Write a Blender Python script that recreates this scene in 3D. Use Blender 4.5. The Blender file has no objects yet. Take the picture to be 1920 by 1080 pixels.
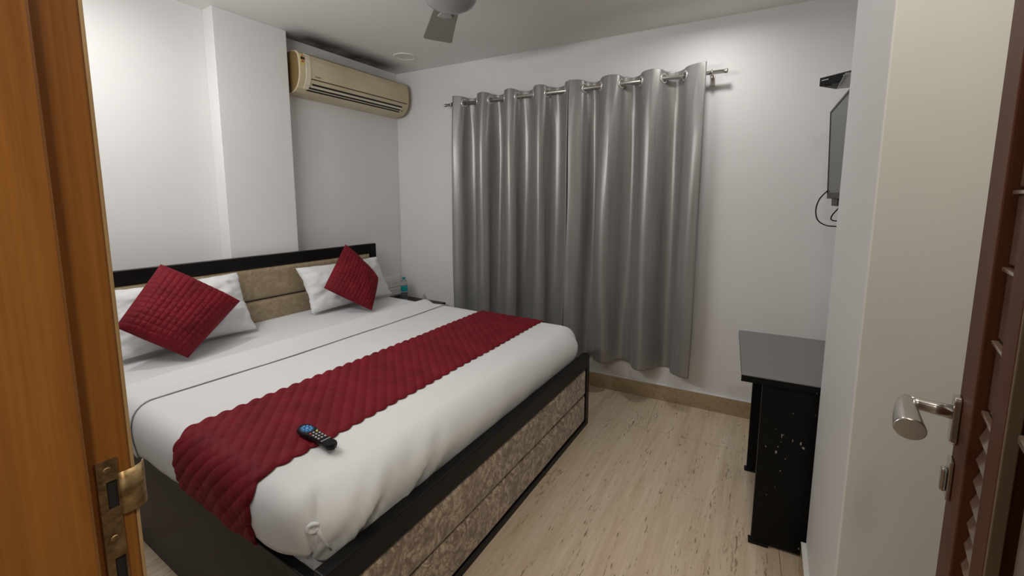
import bpy, bmesh, math, random
from mathutils import Vector, Matrix, noise
random.seed(7)
SC = bpy.context.scene
COL = SC.collection

# ------------------------------------------------------------------ camera
FPX, YAW, PITCH, ROLL, V0 = 795.905, 0.544774, 0.122101, 0.002755, 471.46
CAM = Vector((3.0897, -2.9909, 1.4718))
BR = 0.057856            # the window wall is not quite square to the bed wall
H = 2.6327
_fw = Vector((-math.sin(YAW)*math.cos(PITCH), math.cos(YAW)*math.cos(PITCH), -math.sin(PITCH)))
_r = Vector((math.cos(YAW), math.sin(YAW), 0)); _u = _r.cross(_fw)
_r, _u = (_r*math.cos(ROLL)+_u*math.sin(ROLL)), (_u*math.cos(ROLL)-_r*math.sin(ROLL))
cd = bpy.data.cameras.new('camera'); cam = bpy.data.objects.new('camera', cd); COL.objects.link(cam)
cam.matrix_world = Matrix(((_r.x, _u.x, -_fw.x, CAM.x), (_r.y, _u.y, -_fw.y, CAM.y), (_r.z, _u.z, -_fw.z, CAM.z), (0, 0, 0, 1)))
cd.sensor_width = 36; cd.lens = FPX/1920*36; cd.shift_y = -(540-V0)/1920; cd.clip_start = 0.02
SC.camera = cam
SC.view_settings.view_transform = 'Standard'; SC.view_settings.look = 'None'
SC.view_settings.gamma = 1; SC.view_settings.use_curve_mapping = False
SC.view_settings.exposure = -0.06

# ------------------------------------------------------------------ world (dim corridor / ambient air)
W = bpy.data.worlds.new('world'); SC.world = W; W.use_nodes = True
W.node_tree.nodes['Background'].inputs[0].default_value = (1.0, 0.985, 0.97, 1)
W.node_tree.nodes['Background'].inputs[1].default_value = 0.12

# lamps of the place: (x, y, watts, colour); the builders of the downlights use these
DOWNLIGHTS = {'bed': (0.55, -2.42, 6.5, (1.0, 0.98, 0.95)),
              'desk': (2.72, -0.36, 5.5, (1.0, 0.98, 0.95)),
              'entry': (3.20, -2.22, 6.0, (1.0, 0.93, 0.80))}
TUBE_W = 17.0            # LED tube on the door wall, beside the doorway
CORRIDOR_W = 16.0

# ------------------------------------------------------------------ materials
MATS = {}
def mat(name, col=(.8, .8, .8), rough=.5, metal=0., **kw):
    if name in MATS: return MATS[name]
    m = bpy.data.materials.new(name); m.use_nodes = True
    b = m.node_tree.nodes['Principled BSDF']
    b.inputs['Base Color'].default_value = (*col, 1); b.inputs['Roughness'].default_value = rough
    b.inputs['Metallic'].default_value = metal
    for k, v in kw.items():
        b.inputs[k.replace('_', ' ')].default_value = v
    MATS[name] = m
    return m
def spec(m, v):
    m.node_tree.nodes['Principled BSDF'].inputs['Specular IOR Level'].default_value = v; return m
def nodes(m):
    nt = m.node_tree
    return nt, nt.nodes['Principled BSDF'], nt.nodes.new, nt.links.new
def coords(m, scale=(1, 1, 1), rot=(0, 0, 0), kind='Object'):
    nt, b, N, Lk = nodes(m)
    tc = N('ShaderNodeTexCoord'); mp = N('ShaderNodeMapping')
    mp.inputs['Scale'].default_value = scale; mp.inputs['Rotation'].default_value = rot
    Lk(tc.outputs[kind], mp.inputs[0]); return mp.outputs[0]
def tex_noise(m, vec, scale, detail=4, rough=.55, dist=0.):
    nt, b, N, Lk = nodes(m); n = N('ShaderNodeTexNoise')
    n.inputs['Scale'].default_value = scale; n.inputs['Detail'].default_value = detail
    n.inputs['Roughness'].default_value = rough; n.inputs['Distortion'].default_value = dist
    Lk(vec, n.inputs['Vector']); return n.outputs['Fac']
def ramp(m, fac, stops):
    nt, b, N, Lk = nodes(m); r = N('ShaderNodeValToRGB')
    el = r.color_ramp.elements
    while len(el) < len(stops): el.new(.5)
    for e, (p, c) in zip(el, stops): e.position = p; e.color = (*c, 1)
    Lk(fac, r.inputs[0]); return r.outputs[0]
def mixc(m, fac, a, bcol, mode='MIX'):
    nt, b, N, Lk = nodes(m); x = N('ShaderNodeMix'); x.data_type = 'RGBA'; x.blend_type = mode
    for sock, v in ((x.inputs[0], fac), (x.inputs[6], a), (x.inputs[7], bcol)):
        if isinstance(v, (int, float)): sock.default_value = v
        elif isinstance(v, tuple): sock.default_value = (*v, 1)
        else: Lk(v, sock)
    return x.outputs[2]
def bump(m, fac, strength=.2, dist=.01):
    nt, b, N, Lk = nodes(m); x = N('ShaderNodeBump')
    x.inputs['Strength'].default_value = strength; x.inputs['Distance'].default_value = dist
    Lk(fac, x.inputs['Height']); Lk(x.outputs[0], b.inputs['Normal'])
def setcol(m, sock):
    nt, b, N, Lk = nodes(m); Lk(sock, b.inputs['Base Color'])

def paint(name, c, rough=.55, var=.04):
    m = mat(name, c, rough); v = coords(m)
    n = tex_noise(m, v, 1.3, 3)
    setcol(m, ramp(m, n, [(.3, tuple(x*(1-var) for x in c)), (.7, tuple(min(1, x*(1+var*.5)) for x in c))]))
    bump(m, tex_noise(m, coords(m), 180, 2), .04, .002)
    return m
wall_paint = paint('wall_paint', (.74, .73, .725))
warm_lit_paint = paint('warm_lit_paint', (.745, .735, .69), .4)  # warm entry light put into the wall colour
room_lit_paint = paint('room_lit_paint', (.72, .72, .715), .45)  # greyer tone of the side facing the room lamps, painted in

# ceiling with the soot mark above the air conditioner
ceil_m = mat('ceiling_paint', (.76, .75, .73), .6)
nt, b, N, Lk = nodes(ceil_m)
tc = N('ShaderNodeTexCoord'); sp = N('ShaderNodeSeparateXYZ'); Lk(tc.outputs['Object'], sp.inputs[0])
def mrange(val, a, bb, c, d):
    x = N('ShaderNodeMapRange'); x.interpolation_type = 'SMOOTHSTEP'
    for i, v in zip((1, 2, 3, 4), (a, bb, c, d)): x.inputs[i].default_value = v
    Lk(val, x.inputs[0]); return x.outputs[0]
def mth(op, a, c):
    x = N('ShaderNodeMath'); x.operation = op
    for i, v in enumerate((a, c)):
        if isinstance(v, (int, float)): x.inputs[i].default_value = v
        else: Lk(v, x.inputs[i])
    return x.outputs[0]
s1 = mth('MULTIPLY', mrange(sp.outputs[0], .10, .36, 1, 0), mth('MULTIPLY', mrange(sp.outputs[1], -1.25, -.95, 0, 1), mrange(sp.outputs[1], -.30, -.02, 1, 0)))
s1 = mth('MULTIPLY', s1, mrange(tex_noise(ceil_m, tc.outputs['Object'], 7, 3), .2, .6, .75, 1))
setcol(ceil_m, mixc(ceil_m, s1, (.76, .75, .73), (.045, .042, .038)))

# travertine: veins run towards the window wall
def travertine(name, k=1.0, tint=(1, 1, 1)):
    m = mat(name, (.6, .5, .4), .22)
    v = coords(m, (1, .07, 1)); v2 = coords(m, (1, .10, 1))
    def c(a): return tuple(min(1, x*k*t) for x, t in zip(a, tint))
    n1 = tex_noise(m, v, 9, 6, .6, .3)
    base = ramp(m, n1, [(.28, c((.45, .335, .21))), (.45, c((.565, .445, .315))), (.58, c((.64, .525, .40))), (.75, c((.69, .575, .45)))])
    n2 = tex_noise(m, v, 34, 4, .6, .2)
    n5 = tex_noise(m, coords(m, (1, .05, 1)), 90, 3, .6, .1)
    base = mixc(m, .22, base, ramp(m, n5, [(.36, c((.40, .30, .19))), (.6, c((.72, .61, .48)))]))
    base = mixc(m, .35, base, ramp(m, n2, [(.35, c((.48, .37, .25))), (.65, c((.70, .59, .46)))]))
    # small dark pits along the veins
    n3 = tex_noise(m, coords(m, (1, .14, 1)), 130, 3, .6, .3); n4 = tex_noise(m, v2, 22, 3, .5, .1)
    nt, b, N, Lk = nodes(m)
    a = N('ShaderNodeMath'); a.operation = 'MULTIPLY_ADD'; Lk(n4, a.inputs[0]); a.inputs[1].default_value = .55; Lk(n3, a.inputs[2])
    mr = N('ShaderNodeMapRange'); mr.inputs[1].default_value = .90; mr.inputs[2].default_value = .99
    Lk(a.outputs[0], mr.inputs[0])
    mu = N('ShaderNodeMath'); mu.operation = 'MULTIPLY'; mu.inputs[1].default_value = .9; Lk(mr.outputs[0], mu.inputs[0])
    setcol(m, mixc(m, mu.outputs[0], base, c((.24, .17, .11))))
    return m
trav = travertine('travertine')
trav_skirt = travertine('travertine_skirting', .62, (1.0, .92, .74))
grout = mat('grout', (.32, .25, .17), .8)

def wood(name, dark, light, rough=.25, scale=(14, 14, .9), coat=.6):
    m = mat(name, light, rough); m.node_tree.nodes['Principled BSDF'].inputs['Coat Weight'].default_value = coat
    m.node_tree.nodes['Principled BSDF'].inputs['Coat Roughness'].default_value = .12
    v = coords(m, scale); n = tex_noise(m, v, 1.6, 5, .6, .8)
    c1 = ramp(m, n, [(.3, dark), (.52, tuple((a+b_)/2 for a, b_ in zip(dark, light))), (.72, light)])
    n2 = tex_noise(m, coords(m, (scale[0]*8, scale[1]*8, scale[2]*1.5)), 2, 3)
    setcol(m, mixc(m, .25, c1, ramp(m, n2, [(.35, dark), (.65, light)])))
    bump(m, n2, .04, .002)
    return m
jamb_wood = wood('varnished_jamb_wood', (.165, .048, .008), (.45, .185, .035), .40, (9, 9, .55), .2)
edge_wood = wood('pale_edge_wood', (.36, .22, .09), (.52, .36, .18), .4, (10, 10, 2), .2)
door_wood = wood('dark_door_wood', (.060, .018, .007), (.13, .042, .016), .5, (18, 18, .7), .0)
slat_wood = wood('slat_door_wood', (.13, .085, .058), (.23, .16, .115), .28, (3, 3, 14), .9)
spec(door_wood, .18)
bead_wood = mat('pale_bead_wood', (.17, .12, .07), .6)

black_lam = mat('black_laminate', (.007, .0065, .0065), .36, 0, Specular_IOR_Level=.2)
black_lam2 = mat('black_worn_laminate', (.008, .008, .008), .35)
nv = tex_noise(black_lam2, coords(black_lam2, (1, 1, .6)), 75, 2, .5); nb = tex_noise(black_lam2, coords(black_lam2), 5, 2)
nt, b, N, Lk = nodes(black_lam2)
mm = N('ShaderNodeMath'); mm.operation = 'MULTIPLY_ADD'; Lk(nb, mm.inputs[0]); mm.inputs[1].default_value = .45; Lk(nv, mm.inputs[2])
mr = N('ShaderNodeMapRange'); mr.inputs[1].default_value = .98; mr.inputs[2].default_value = 1.0; Lk(mm.outputs[0], mr.inputs[0])
setcol(black_lam2, mixc(black_lam2, mr.outputs[0], (.008, .008, .008), (.38, .34, .29)))
spec(black_lam2, .12)
desk_top_m = mat('reflection_grey_laminate', (.16, .16, .163), .38)  # black desk's top: the far wall's reflection put into an even grey base
olive_lam = mat('dark_olive_laminate', (.008, .0075, .0045), .35, 0, Specular_IOR_Level=.15)

def fabric_damask(name, a, bcol, sc):
    m = mat(name, a, .55, 0, Sheen_Weight=.25)
    v = coords(m); nt, b, N, Lk = nodes(m)
    n0 = tex_noise(m, v, sc, 3, .6, 2.6); n1 = tex_noise(m, v, sc*2.3, 3, .6, 3.0)
    x = N('ShaderNodeMath'); x.operation = 'MULTIPLY_ADD'; Lk(n1, x.inputs[0]); x.inputs[1].default_value = .7; Lk(n0, x.inputs[2])
    f = ramp(m, x.outputs[0], [(.70, a), (.90, tuple((p+q_)/2 for p, q_ in zip(a, bcol))), (.98, bcol)])
    setcol(m, f); bump(m, x.outputs[0], .35, .006)
    return m
damask = fabric_damask('brown_damask_fabric', (.17, .12, .083), (.52, .42, .31), 11)
headfab = fabric_damask('tan_headboard_fabric', (.27, .20, .115), (.36, .28, .18), 9)

def cloth(name, c, rough=.8, sheen=.2, bs=.08):
    m = mat(name, c, rough, 0, Sheen_Weight=sheen); v = coords(m)
    bump(m, tex_noise(m, v, 420, 2), bs, .001); return m
white_cloth = cloth('white_cotton', (.72, .73, .735))
white_cloth2 = cloth('white_fitted_cotton', (.71, .72, .745))
red_velvet = mat('red_velvet', (.135, .004, .010), .7, 0, Sheen_Weight=.15, Sheen_Roughness=.4, Specular_IOR_Level=.25)
red_velvet.node_tree.nodes['Principled BSDF'].inputs['Sheen Tint'].default_value = (.7, .06, .09, 1)
nn = tex_noise(red_velvet, coords(red_velvet), 9, 3)
setcol(red_velvet, ramp(red_velvet, nn, [(.3, (.12, .003, .008)), (.7, (.19, .006, .014))]))

curtain_m = mat('silver_grey_satin', (.2, .2, .2), .36, .42, Sheen_Weight=.15)
v = coords(curtain_m, (60, 60, 1.2)); n = tex_noise(curtain_m, v, 1.5, 4)
v2 = coords(curtain_m, (4, 4, .8)); n2 = tex_noise(curtain_m, v2, 1.2, 3)
cc = mixc(curtain_m, .5, ramp(curtain_m, n, [(.3, (.235, .232, .226)), (.7, (.33, .327, .32))]), ramp(curtain_m, n2, [(.35, (.235, .222, .203)), (.65, (.315, .315, .31))]))
setcol(curtain_m, cc); bump(curtain_m, n, .10, .002)
steel = mat('brushed_steel', (.62, .60, .57), .28, 1.0)
chrome = mat('satin_nickel', (.60, .58, .55), .22, 1.0)
brass = mat('worn_brass', (.36, .24, .11), .42, .8)
setcol(brass, ramp(brass, tex_noise(brass, coords(brass), 90, 4), [(.35, (.22, .14, .06)), (.65, (.46, .33, .17))]))
white_plastic = mat('white_plastic', (.78, .77, .75), .35)
ac_m = mat('yellowed_plastic', (.50, .40, .23), .38)
setcol(ac_m, ramp(ac_m, tex_noise(ac_m, coords(ac_m), 3, 3), [(.35, (.53, .455, .29)), (.7, (.63, .56, .39))]))
ac_light = mat('cream_plastic', (.70, .64, .50), .38)
ac_side = mat('browned_plastic', (.20, .13, .05), .5)
dark_gap = mat('dark_vent', (.015, .012, .010), .7)
black_pl = mat('black_plastic', (.008, .008, .009), .4, 0, Specular_IOR_Level=.18)
fan_m = mat('fan_grey', (.34, .34, .34), .3, .2)
blade_m = mat('fan_blade_brown', (.17, .155, .12), .4)
glass_m = mat('bottle_plastic', (.92, .96, .97), .06, 0, Transmission_Weight=.9, IOR=1.33)
shelf_glass = mat('shelf_glass', (.55, .58, .57), .15, 0, Transmission_Weight=.5)
teal = mat('teal_label', (.0, .32, .36), .4)
teal_cap = mat('teal_cap', (.0, .22, .20), .4)
ink = mat('dark_ink', (.05, .05, .07), .5)
screen_m = mat('tv_screen', (.06, .07, .075), .35, 0, Specular_IOR_Level=.5)
blue_btn = mat('blue_buttons', (.10, .38, .75), .4)
navy = mat('navy_pad', (.02, .05, .14), .4)
red_btn = mat('red_button', (.6, .06, .06), .4); yel_btn = mat('yellow_button', (.75, .55, .15), .4)
grn_btn = mat('green_button', (.12, .4, .12), .4); grey_btn = mat('grey_button', (.42, .42, .42), .4)
stick_m = mat('sticker_paper', (.62, .50, .20), .5); stick_r = mat('sticker_red', (.5, .10, .05), .5)
diff_off = mat('diffuser_unlit', (.72, .71, .69), .4)
def emit(name, c, s):
    m = mat(name, c, .4); bb = m.node_tree.nodes['Principled BSDF']
    bb.inputs['Emission Color'].default_value = (*c, 1); bb.inputs['Emission Strength'].default_value = s; return m
diff_on = emit('diffuser_lit', (1, .95, .88), 6.0)

# ------------------------------------------------------------------ mesh helpers
def link(name, me, m=None, parent=None, loc=None, smooth=False, kind=None):
    o = bpy.data.objects.new(name, me); COL.objects.link(o)
    if m is not None and not me.materials: me.materials.append(m)
    if parent is not None: o.parent = parent
    if loc is not None: o.location = loc
    if smooth:
        for p in me.polygons: p.use_smooth = True
    if kind: o['kind'] = kind
    return o
def from_bm(name, bm, m=None, parent=None, loc=None, smooth=False, kind=None):
    bmesh.ops.recalc_face_normals(bm, faces=bm.faces)
    me = bpy.data.meshes.new(name); bm.to_mesh(me); bm.free()
    return link(name, me, m, parent, loc, smooth, kind)
def box(name, lo, hi, m, parent=None, bev=0., kind=None, segs=2):
    bm = bmesh.new(); bmesh.ops.create_cube(bm, size=1)
    c = [(a+b_)/2 for a, b_ in zip(lo, hi)]; s = [abs(b_-a) for a, b_ in zip(lo, hi)]
    for v in bm.verts: v.co = Vector([v.co[i]*s[i]+c[i] for i in range(3)])
    if bev > 0:
        bmesh.ops.bevel(bm, geom=bm.edges[:], offset=min(bev, min(s)*.45), segments=segs, profile=.5, affect='EDGES')
    return from_bm(name, bm, m, parent, kind=kind)
def prism(name, pts, z0, z1, m, parent=None, axis='z', bev=0., kind=None, smooth=False):
    """polygon pts (a,b) extruded along axis."""
    bm = bmesh.new()
    def P3(a, b_, c): return {'z': (a, b_, c), 'y': (a, c, b_), 'x': (c, a, b_)}[axis]
    lo = [bm.verts.new(P3(a, b_, z0)) for a, b_ in pts]; hi = [bm.verts.new(P3(a, b_, z1)) for a, b_ in pts]
    bm.faces.new(lo); bm.faces.new(hi)
    n_ = len(pts)
    for i in range(n_): bm.faces.new((lo[i], lo[(i+1) % n_], hi[(i+1) % n_], hi[i]))
    if bev: 
        bmesh.ops.recalc_face_normals(bm, faces=bm.faces)
        bmesh.ops.bevel(bm, geom=bm.edges[:], offset=bev, segments=2, profile=.5, affect='EDGES')
    return from_bm(name, bm, m, parent, kind=kind, smooth=smooth)
def lathe(name, prof, m, parent=None, seg=24, loc=None, smooth=True, caps=True):
    bm = bmesh.new(); rings = []
    for r_, z in prof:
        rings.append([bm.verts.new((r_*math.cos(2*math.pi*i/seg), r_*math.sin(2*math.pi*i/seg), z)) for i in range(seg)])
    for a, b_ in zip(rings, rings[1:]):
        for i in range(seg): bm.faces.new((a[i], a[(i+1) % seg], b_[(i+1) % seg], b_[i]))
    if caps: bm.faces.new(rings[0][::-1]); bm.faces.new(rings[-1])
    return from_bm(name, bm, m, parent, loc, smooth)
def tube_bm(bm, pts, rad, seg=8, cap=True):
    pts = [Vector(p) for p in pts]; rings = []
    rads = rad if isinstance(rad, (list, tuple)) else [rad]*len(pts)
    for i, p in enumerate(pts):
        d = (pts[min(i+1, len(pts)-1)]-pts[max(i-1, 0)]).normalized()
        a = d.orthogonal().normalized() if i == 0 else (prev - d*prev.dot(d)).normalized()
        prev = a; c = d.cross(a)
        rings.append([bm.verts.new(p+(a*math.cos(2*math.pi*k/seg)+c*math.sin(2*math.pi*k/seg))*rads[i]) for k in range(seg)])
    for a, b_ in zip(rings, rings[1:]):
        for k in range(seg): bm.faces.new((a[k], a[(k+1) % seg], b_[(k+1) % seg], b_[k]))
    if cap: bm.faces.new(rings[0][::-1]); bm.faces.new(rings[-1])
def tube(name, pts, rad, m, parent=None, seg=10, smooth=True):
    bm = bmesh.new(); tube_bm(bm, pts, rad, seg); return from_bm(name, bm, m, parent, smooth=smooth)
def torus(name, R, r_, m, parent=None, loc=None, axis=Vector((0, 0, 1)), n1=24, n2=8):
    bm = bmesh.new(); rings = []
    q_ = Vector((0, 0, 1)).rotation_difference(axis)
    for i in range(n1):
        t = 2*math.pi*i/n1; ring = []
        for k in range(n2):
            p = 2*math.pi*k/n2
            ring.append(bm.verts.new(q_ @ Vector(((R+r_*math.cos(p))*math.cos(t), (R+r_*math.cos(p))*math.sin(t), r_*math.sin(p)))))
        rings.append(ring)
    for i in range(n1):
        for k in range(n2): bm.faces.new((rings[i][k], rings[(i+1) % n1][k], rings[(i+1) % n1][(k+1) % n2], rings[i][(k+1) % n2]))
    return from_bm(name, bm, m, parent, loc, True)
def grid(name, fn, us, vs, m, parent=None, kind=None, solid=0., smooth=True):
    verts = [fn(u_, v_) for u_ in us for v_ in vs]; n_ = len(vs); faces = []
    for i in range(len(us)-1):
        for j in range(n_-1): faces.append((i*n_+j, (i+1)*n_+j, (i+1)*n_+j+1, i*n_+j+1))
    me = bpy.data.meshes.new(name); me.from_pydata([tuple(v_) for v_ in verts], [], faces); me.update()
    o = link(name, me, m, parent, smooth=smooth, kind=kind)
    if solid:
        s = o.modifiers.new('thickness', 'SOLIDIFY'); s.thickness = abs(solid); s.offset = 1 if solid > 0 else -1
    return o
def lin(a, b_, n_): return [a+(b_-a)*i/(n_-1) for i in range(n_)]
def tag(o, label, cat, group=None):
    o['label'] = label; o['category'] = cat
    if group: o['group'] = group
    return o
def empty(name, loc=(0, 0, 0), rz=0.):
    o = bpy.data.objects.new(name, None); COL.objects.link(o); o.location = loc; o.rotation_euler = (0, 0, rz); o.empty_display_size = .1
    return o
def Fw(s, off, z=0.):       # point in the window wall's frame: s along it, off into the room
    return Vector((math.cos(BR)*s+math.sin(BR)*off, math.sin(BR)*s-math.cos(BR)*off, z))

# ------------------------------------------------------------------ room shell
PX, P0, P1 = .120, -1.604, -1.1395           # pillar front, its two edges
WN, YE, YE2, WR = 3.2964, -1.0762, -1.6947, 3.56
YD = -2.828                                   # room face of the door wall
JX, HX = 2.470, 3.300                         # opening
WE = 3.70
struct = 'structure'
# tiled floor: base plus slabs laid square to the window wall
floor = box('floor', (-.15, -4.6, -.06), (4.0, .45, -.004), grout, kind=struct)
def slab(s0, s1, o0, o1):
    g = .0012
    a = [Fw(s0+g, o0+g), Fw(s1-g, o0+g), Fw(s1-g, o1-g), Fw(s0+g, o1-g)]
    me_o = prism('floor_tile', [(p.x, p.y) for p in a], -.010, 0., trav, floor, 'z')
    return me_o
SEAM = .462
for s0, s1 in ((-.1, 1.25), (1.25, 2.47), (2.47, 3.75)): slab(s0, s1, -.02, SEAM)
for s0, s1 in ((-.1, .73), (.73, 1.93), (1.93, 3.15), (3.15, 4.1)):
    slab(s0, s1, SEAM, SEAM+1.83); slab(s0-.0, s1, SEAM+1.83, SEAM+3.66)
box('ceiling', (-.15, -4.6, H), (4.0, .45, H+.1), ceil_m, kind=struct)
box('wall_left', (-.15, -4.6, 0), (0, .30, H), wall_paint, kind=struct)
box('wall_pillar', (0, P0, 0), (PX, P1, H), wall_paint, kind=struct, bev=.003)
pp = [Fw(-.05, 0), Fw(4.0, 0), Fw(4.0, -.15), Fw(-.05, -.15)]
prism('wall_far', [(p.x, p.y) for p in pp], 0, H, wall_paint, kind=struct)
box('wall_right', (WR, YE-.02, 0), (WR+.12, .35, H), wall_paint, kind=struct)
# block between the desk niche and the entry: greyer room-lit side face, warm light tinted into the face towards the door
blk = box('wall_block', (WN, YE2, 0), (3.98, YE, H), room_lit_paint, kind=struct, bev=.004)
blk.data.materials.append(warm_lit_paint)
for p in blk.data.polygons:
    if p.normal.y < -.6: p.material_index = 1
box('wall_entry', (WE, YD, 0), (WE+.12, YE2, H), warm_lit_paint, kind=struct)
# wall with the doorway (bed side, hinge side, lintel)
DH = 2.08
box('wall_door', (0, YD-.16, 0), (JX-.045, YD, H), wall_paint, kind=struct)
box('wall_hinge', (HX+.045, YD-.16, 0), (4.0, YD, H), warm_lit_paint, kind=struct)
box('wall_lintel', (JX-.045, YD-.16, DH+.045), (HX+.045, YD, H), wall_paint, kind=struct)
box('wall_corridor', (-.15, -4.62, 0), (4.0, -4.5, H), warm_lit_paint, kind=struct)
# skirtings
def skirt(name, a, b_, inn, hs=.121, th=.015):
    """a,b_ ends on the wall, inn = unit vector into the room"""
    a = Vector((*a, 0)); b_ = Vector((*b_, 0)); inn = Vector((*inn, 0)).normalized()
    q_ = [a, b_, b_+inn*th, a+inn*th]
    o = prism(name, [(p.x, p.y) for p in q_], 0, hs-.006, trav_skirt, kind=struct)
    q2 = [a, b_, b_+inn*(th+.001), a+inn*(th+.001)]
    c = prism('skirting_top', [(p.x, p.y) for p in q2], hs-.006, hs, wall_paint, o)
    return o
fe = Fw(3.57, 0); f0 = Fw(0.0, 0)
skirt('baseboard_far', (f0.x, f0.y), (fe.x, fe.y), (math.sin(BR), -math.cos(BR)))
skirt('baseboard_left', (0, P1), (0, 0), (1, 0))
skirt('baseboard_block', (WN, YE2), (WN, YE), (-1, 0))
skirt('baseboard_entry', (WN, YE2), (WE, YE2), (0, -1))
skirt('baseboard_right', (WR, YE), (WR, .2), (-1, 0))

# ------------------------------------------------------------------ door frame with strike plate
fr = tag(empty('door_frame', (JX, YD, 0)), 'orange-brown varnished wooden door frame with a brass strike plate', 'door frame')
def fpart(o):
    o.parent = fr; o.matrix_parent_inverse = fr.matrix_basis.inverted() if False else Matrix.Translation((-JX, -YD, 0)); return o
STOP = -2.864
fpart(prism('jamb', [(JX-.045, YD-.17), (JX+.013, YD-.17), (JX+.013, STOP-.003), (JX+.010, STOP), (JX, STOP), (JX, -2.8285), (JX-.0025, -2.826), (JX-.045, -2.826)], 0, DH, jamb_wood))
fpart(box('jamb_edge', (JX-.05, -2.826, 0), (JX-.0008, -2.8225, DH), edge_wood, bev=.0012))
fpart(prism('jamb', [(HX+.045, YD-.17), (HX-.013, YD-.17), (HX-.013, STOP), (HX, STOP), (HX, -2.826), (HX+.045, -2.826)], 0, DH, jamb_wood))
fpart(box('head_jamb', (JX-.045, YD-.17, DH), (HX+.045, -2.826, DH+.045), jamb_wood))
# strike plate: flat plate with two openings, curled lip
SX = JX+.0012
y0, y1 = -2.8565, -2.8385
bm = bmesh.new()
def quad(y_a, y_b, z_a, z_b, x=SX):
    vs = [bm.verts.new((x, y_a, z_a)), bm.verts.new((x, y_b, z_a)), bm.verts.new((x, y_b, z_b)), bm.verts.new((x, y_a, z_b))]
    bm.faces.new(vs)
ha, hb = -2.8495, -2.840
for z_a, z_b in ((1.180, 1.154), (1.121, 1.060), (.995, .975)): quad(y0, y1, z_b, z_a)
for z_a, z_b in ((1.154, 1.121), (1.060, .995)): quad(y0, ha, z_b, z_a); quad(hb, y1, z_b, z_a)
bmesh.ops.remove_doubles(bm, verts=bm.verts, dist=1e-5)
pl = fpart(from_bm('strike_plate', bm, brass)); s = pl.modifiers.new('t', 'SOLIDIFY'); s.thickness = .0016; s.offset = 0
bm = bmesh.new(); prof = [(y1, SX), (-2.832, SX+.0005), (-2.826, SX+.0005), (-2.8195, SX-.001), (-2.815, SX-.005), (-2.813, SX-.010)]
zz = (1.108, 1.160); prev = None
for y_, x_ in prof:
    cur = [bm.verts.new((x_, y_, z_)) for z_ in zz]
    if prev: bm.faces.new((prev[0], cur[0], cur[1], prev[1]))
    prev = cur
lp = fpart(from_bm('strike_lip', bm, brass, smooth=True)); s = lp.modifiers.new('t', 'SOLIDIFY'); s.thickness = .0016; s.offset = 0
for z_a, z_b in ((1.154, 1.121), (1.060, .995)):
    fpart(box('latch_hole', (JX-.002, ha, z_b), (JX+.0004, hb, z_a), dark_gap))
for z_ in (1.168, 1.085):
    o = lathe('screw', [(.0001, .0012), (.003, .0010), (.0038, 0)], brass, None, 12, smooth=False, caps=False)
    o.rotation_euler = (0, math.pi/2, 0); o.location = (SX+.0006, -2.8475, z_); fpart(o)

# ------------------------------------------------------------------ open door leaf
A = math.radians(9.3)
leaf = tag(empty('door_leaf', (CAM.x+.16, CAM.y+.17, 0), math.pi/2-A), 'open dark brown louvred wooden door with a nickel lever handle', 'door')
LW, LT, Z0 = .800, .038, .008
def lbox(name, s0, s1, y_a, y_b, z_a, z_b, m, bev=.002): return box(name, (s0, y_a, z_a), (s1, y_b, z_b), m, leaf, bev)
lbox('stile', .692, LW, -LT, 0, Z0, 2.06, door_wood); lbox('stile', .515, .577, -LT, 0, Z0, 2.06, door_wood); lbox('stile', 0, .10, -LT, 0, Z0, 2.06, door_wood)
for z_a, z_b in ((Z0, .20), (1.93, 2.06)):
    lbox('rail', .577, .692, -LT, -.001, z_a, z_b, door_wood); lbox('rail', .10, .515, -LT, -.001, z_a, z_b, door_wood)
lbox('bead', .509, .515, -.012, -.0005, .20, 1.93, bead_wood, .001)
lbox('backing_panel', .577, .692, -LT+.002, -.026, .20, 1.93, door_wood, 0); lbox('backing_panel', .10, .505, -LT+.002, -.026, .20, 1.93, door_wood, 0)
# upper recessed boards separated by ledges
zt = 1.165
while zt < 1.90:
    z2 = min(zt+.105, 1.93)
    lbox('panel', .578, .691, -.026, -.014, zt+.010, z2, slat_wood, .002)
    lbox('ledge', .578, .691, -.026, -.008, zt, zt+.006, slat_wood, .0015)
    zt += .105
def slat_mesh(s0, s1):
    bm = bmesh.new()
    pr = [(-.026, .030), (-.021, .034), (-.010, .001), (-.015, -.004)]
    a = [bm.verts.new((s0, y_, z_)) for y_, z_ in pr]; c = [bm.verts.new((s1, y_, z_)) for y_, z_ in pr]
    bm.faces.new(a); bm.faces.new(c[::-1])
    for i in range(4): bm.faces.new((a[i], c[i], c[(i+1) % 4], a[(i+1) % 4]))
    bmesh.ops.recalc_face_normals(bm, faces=bm.faces)
    me = bpy.data.meshes.new('louvre_slat'); bm.to_mesh(me); bm.free(); me.materials.append(slat_wood); return me
sm = slat_mesh(.578, .691)
z_ = .21
while z_ < 1.13: link('louvre_slat', sm, None, leaf, (0, 0, z_)); z_ += .034
# second column: boards with a ledge
for z_a, z_b in ((.20, .70), (.72, 1.205), (1.225, 1.57), (1.59, 1.93)):
    lbox('panel', .14, .47, -.026, -.012, z_a+.03, z_b-.03, slat_wood, .006)
    lbox('ledge', .10, .505, -.026, -.008, z_b, z_b+.012, slat_wood, .003)
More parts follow.
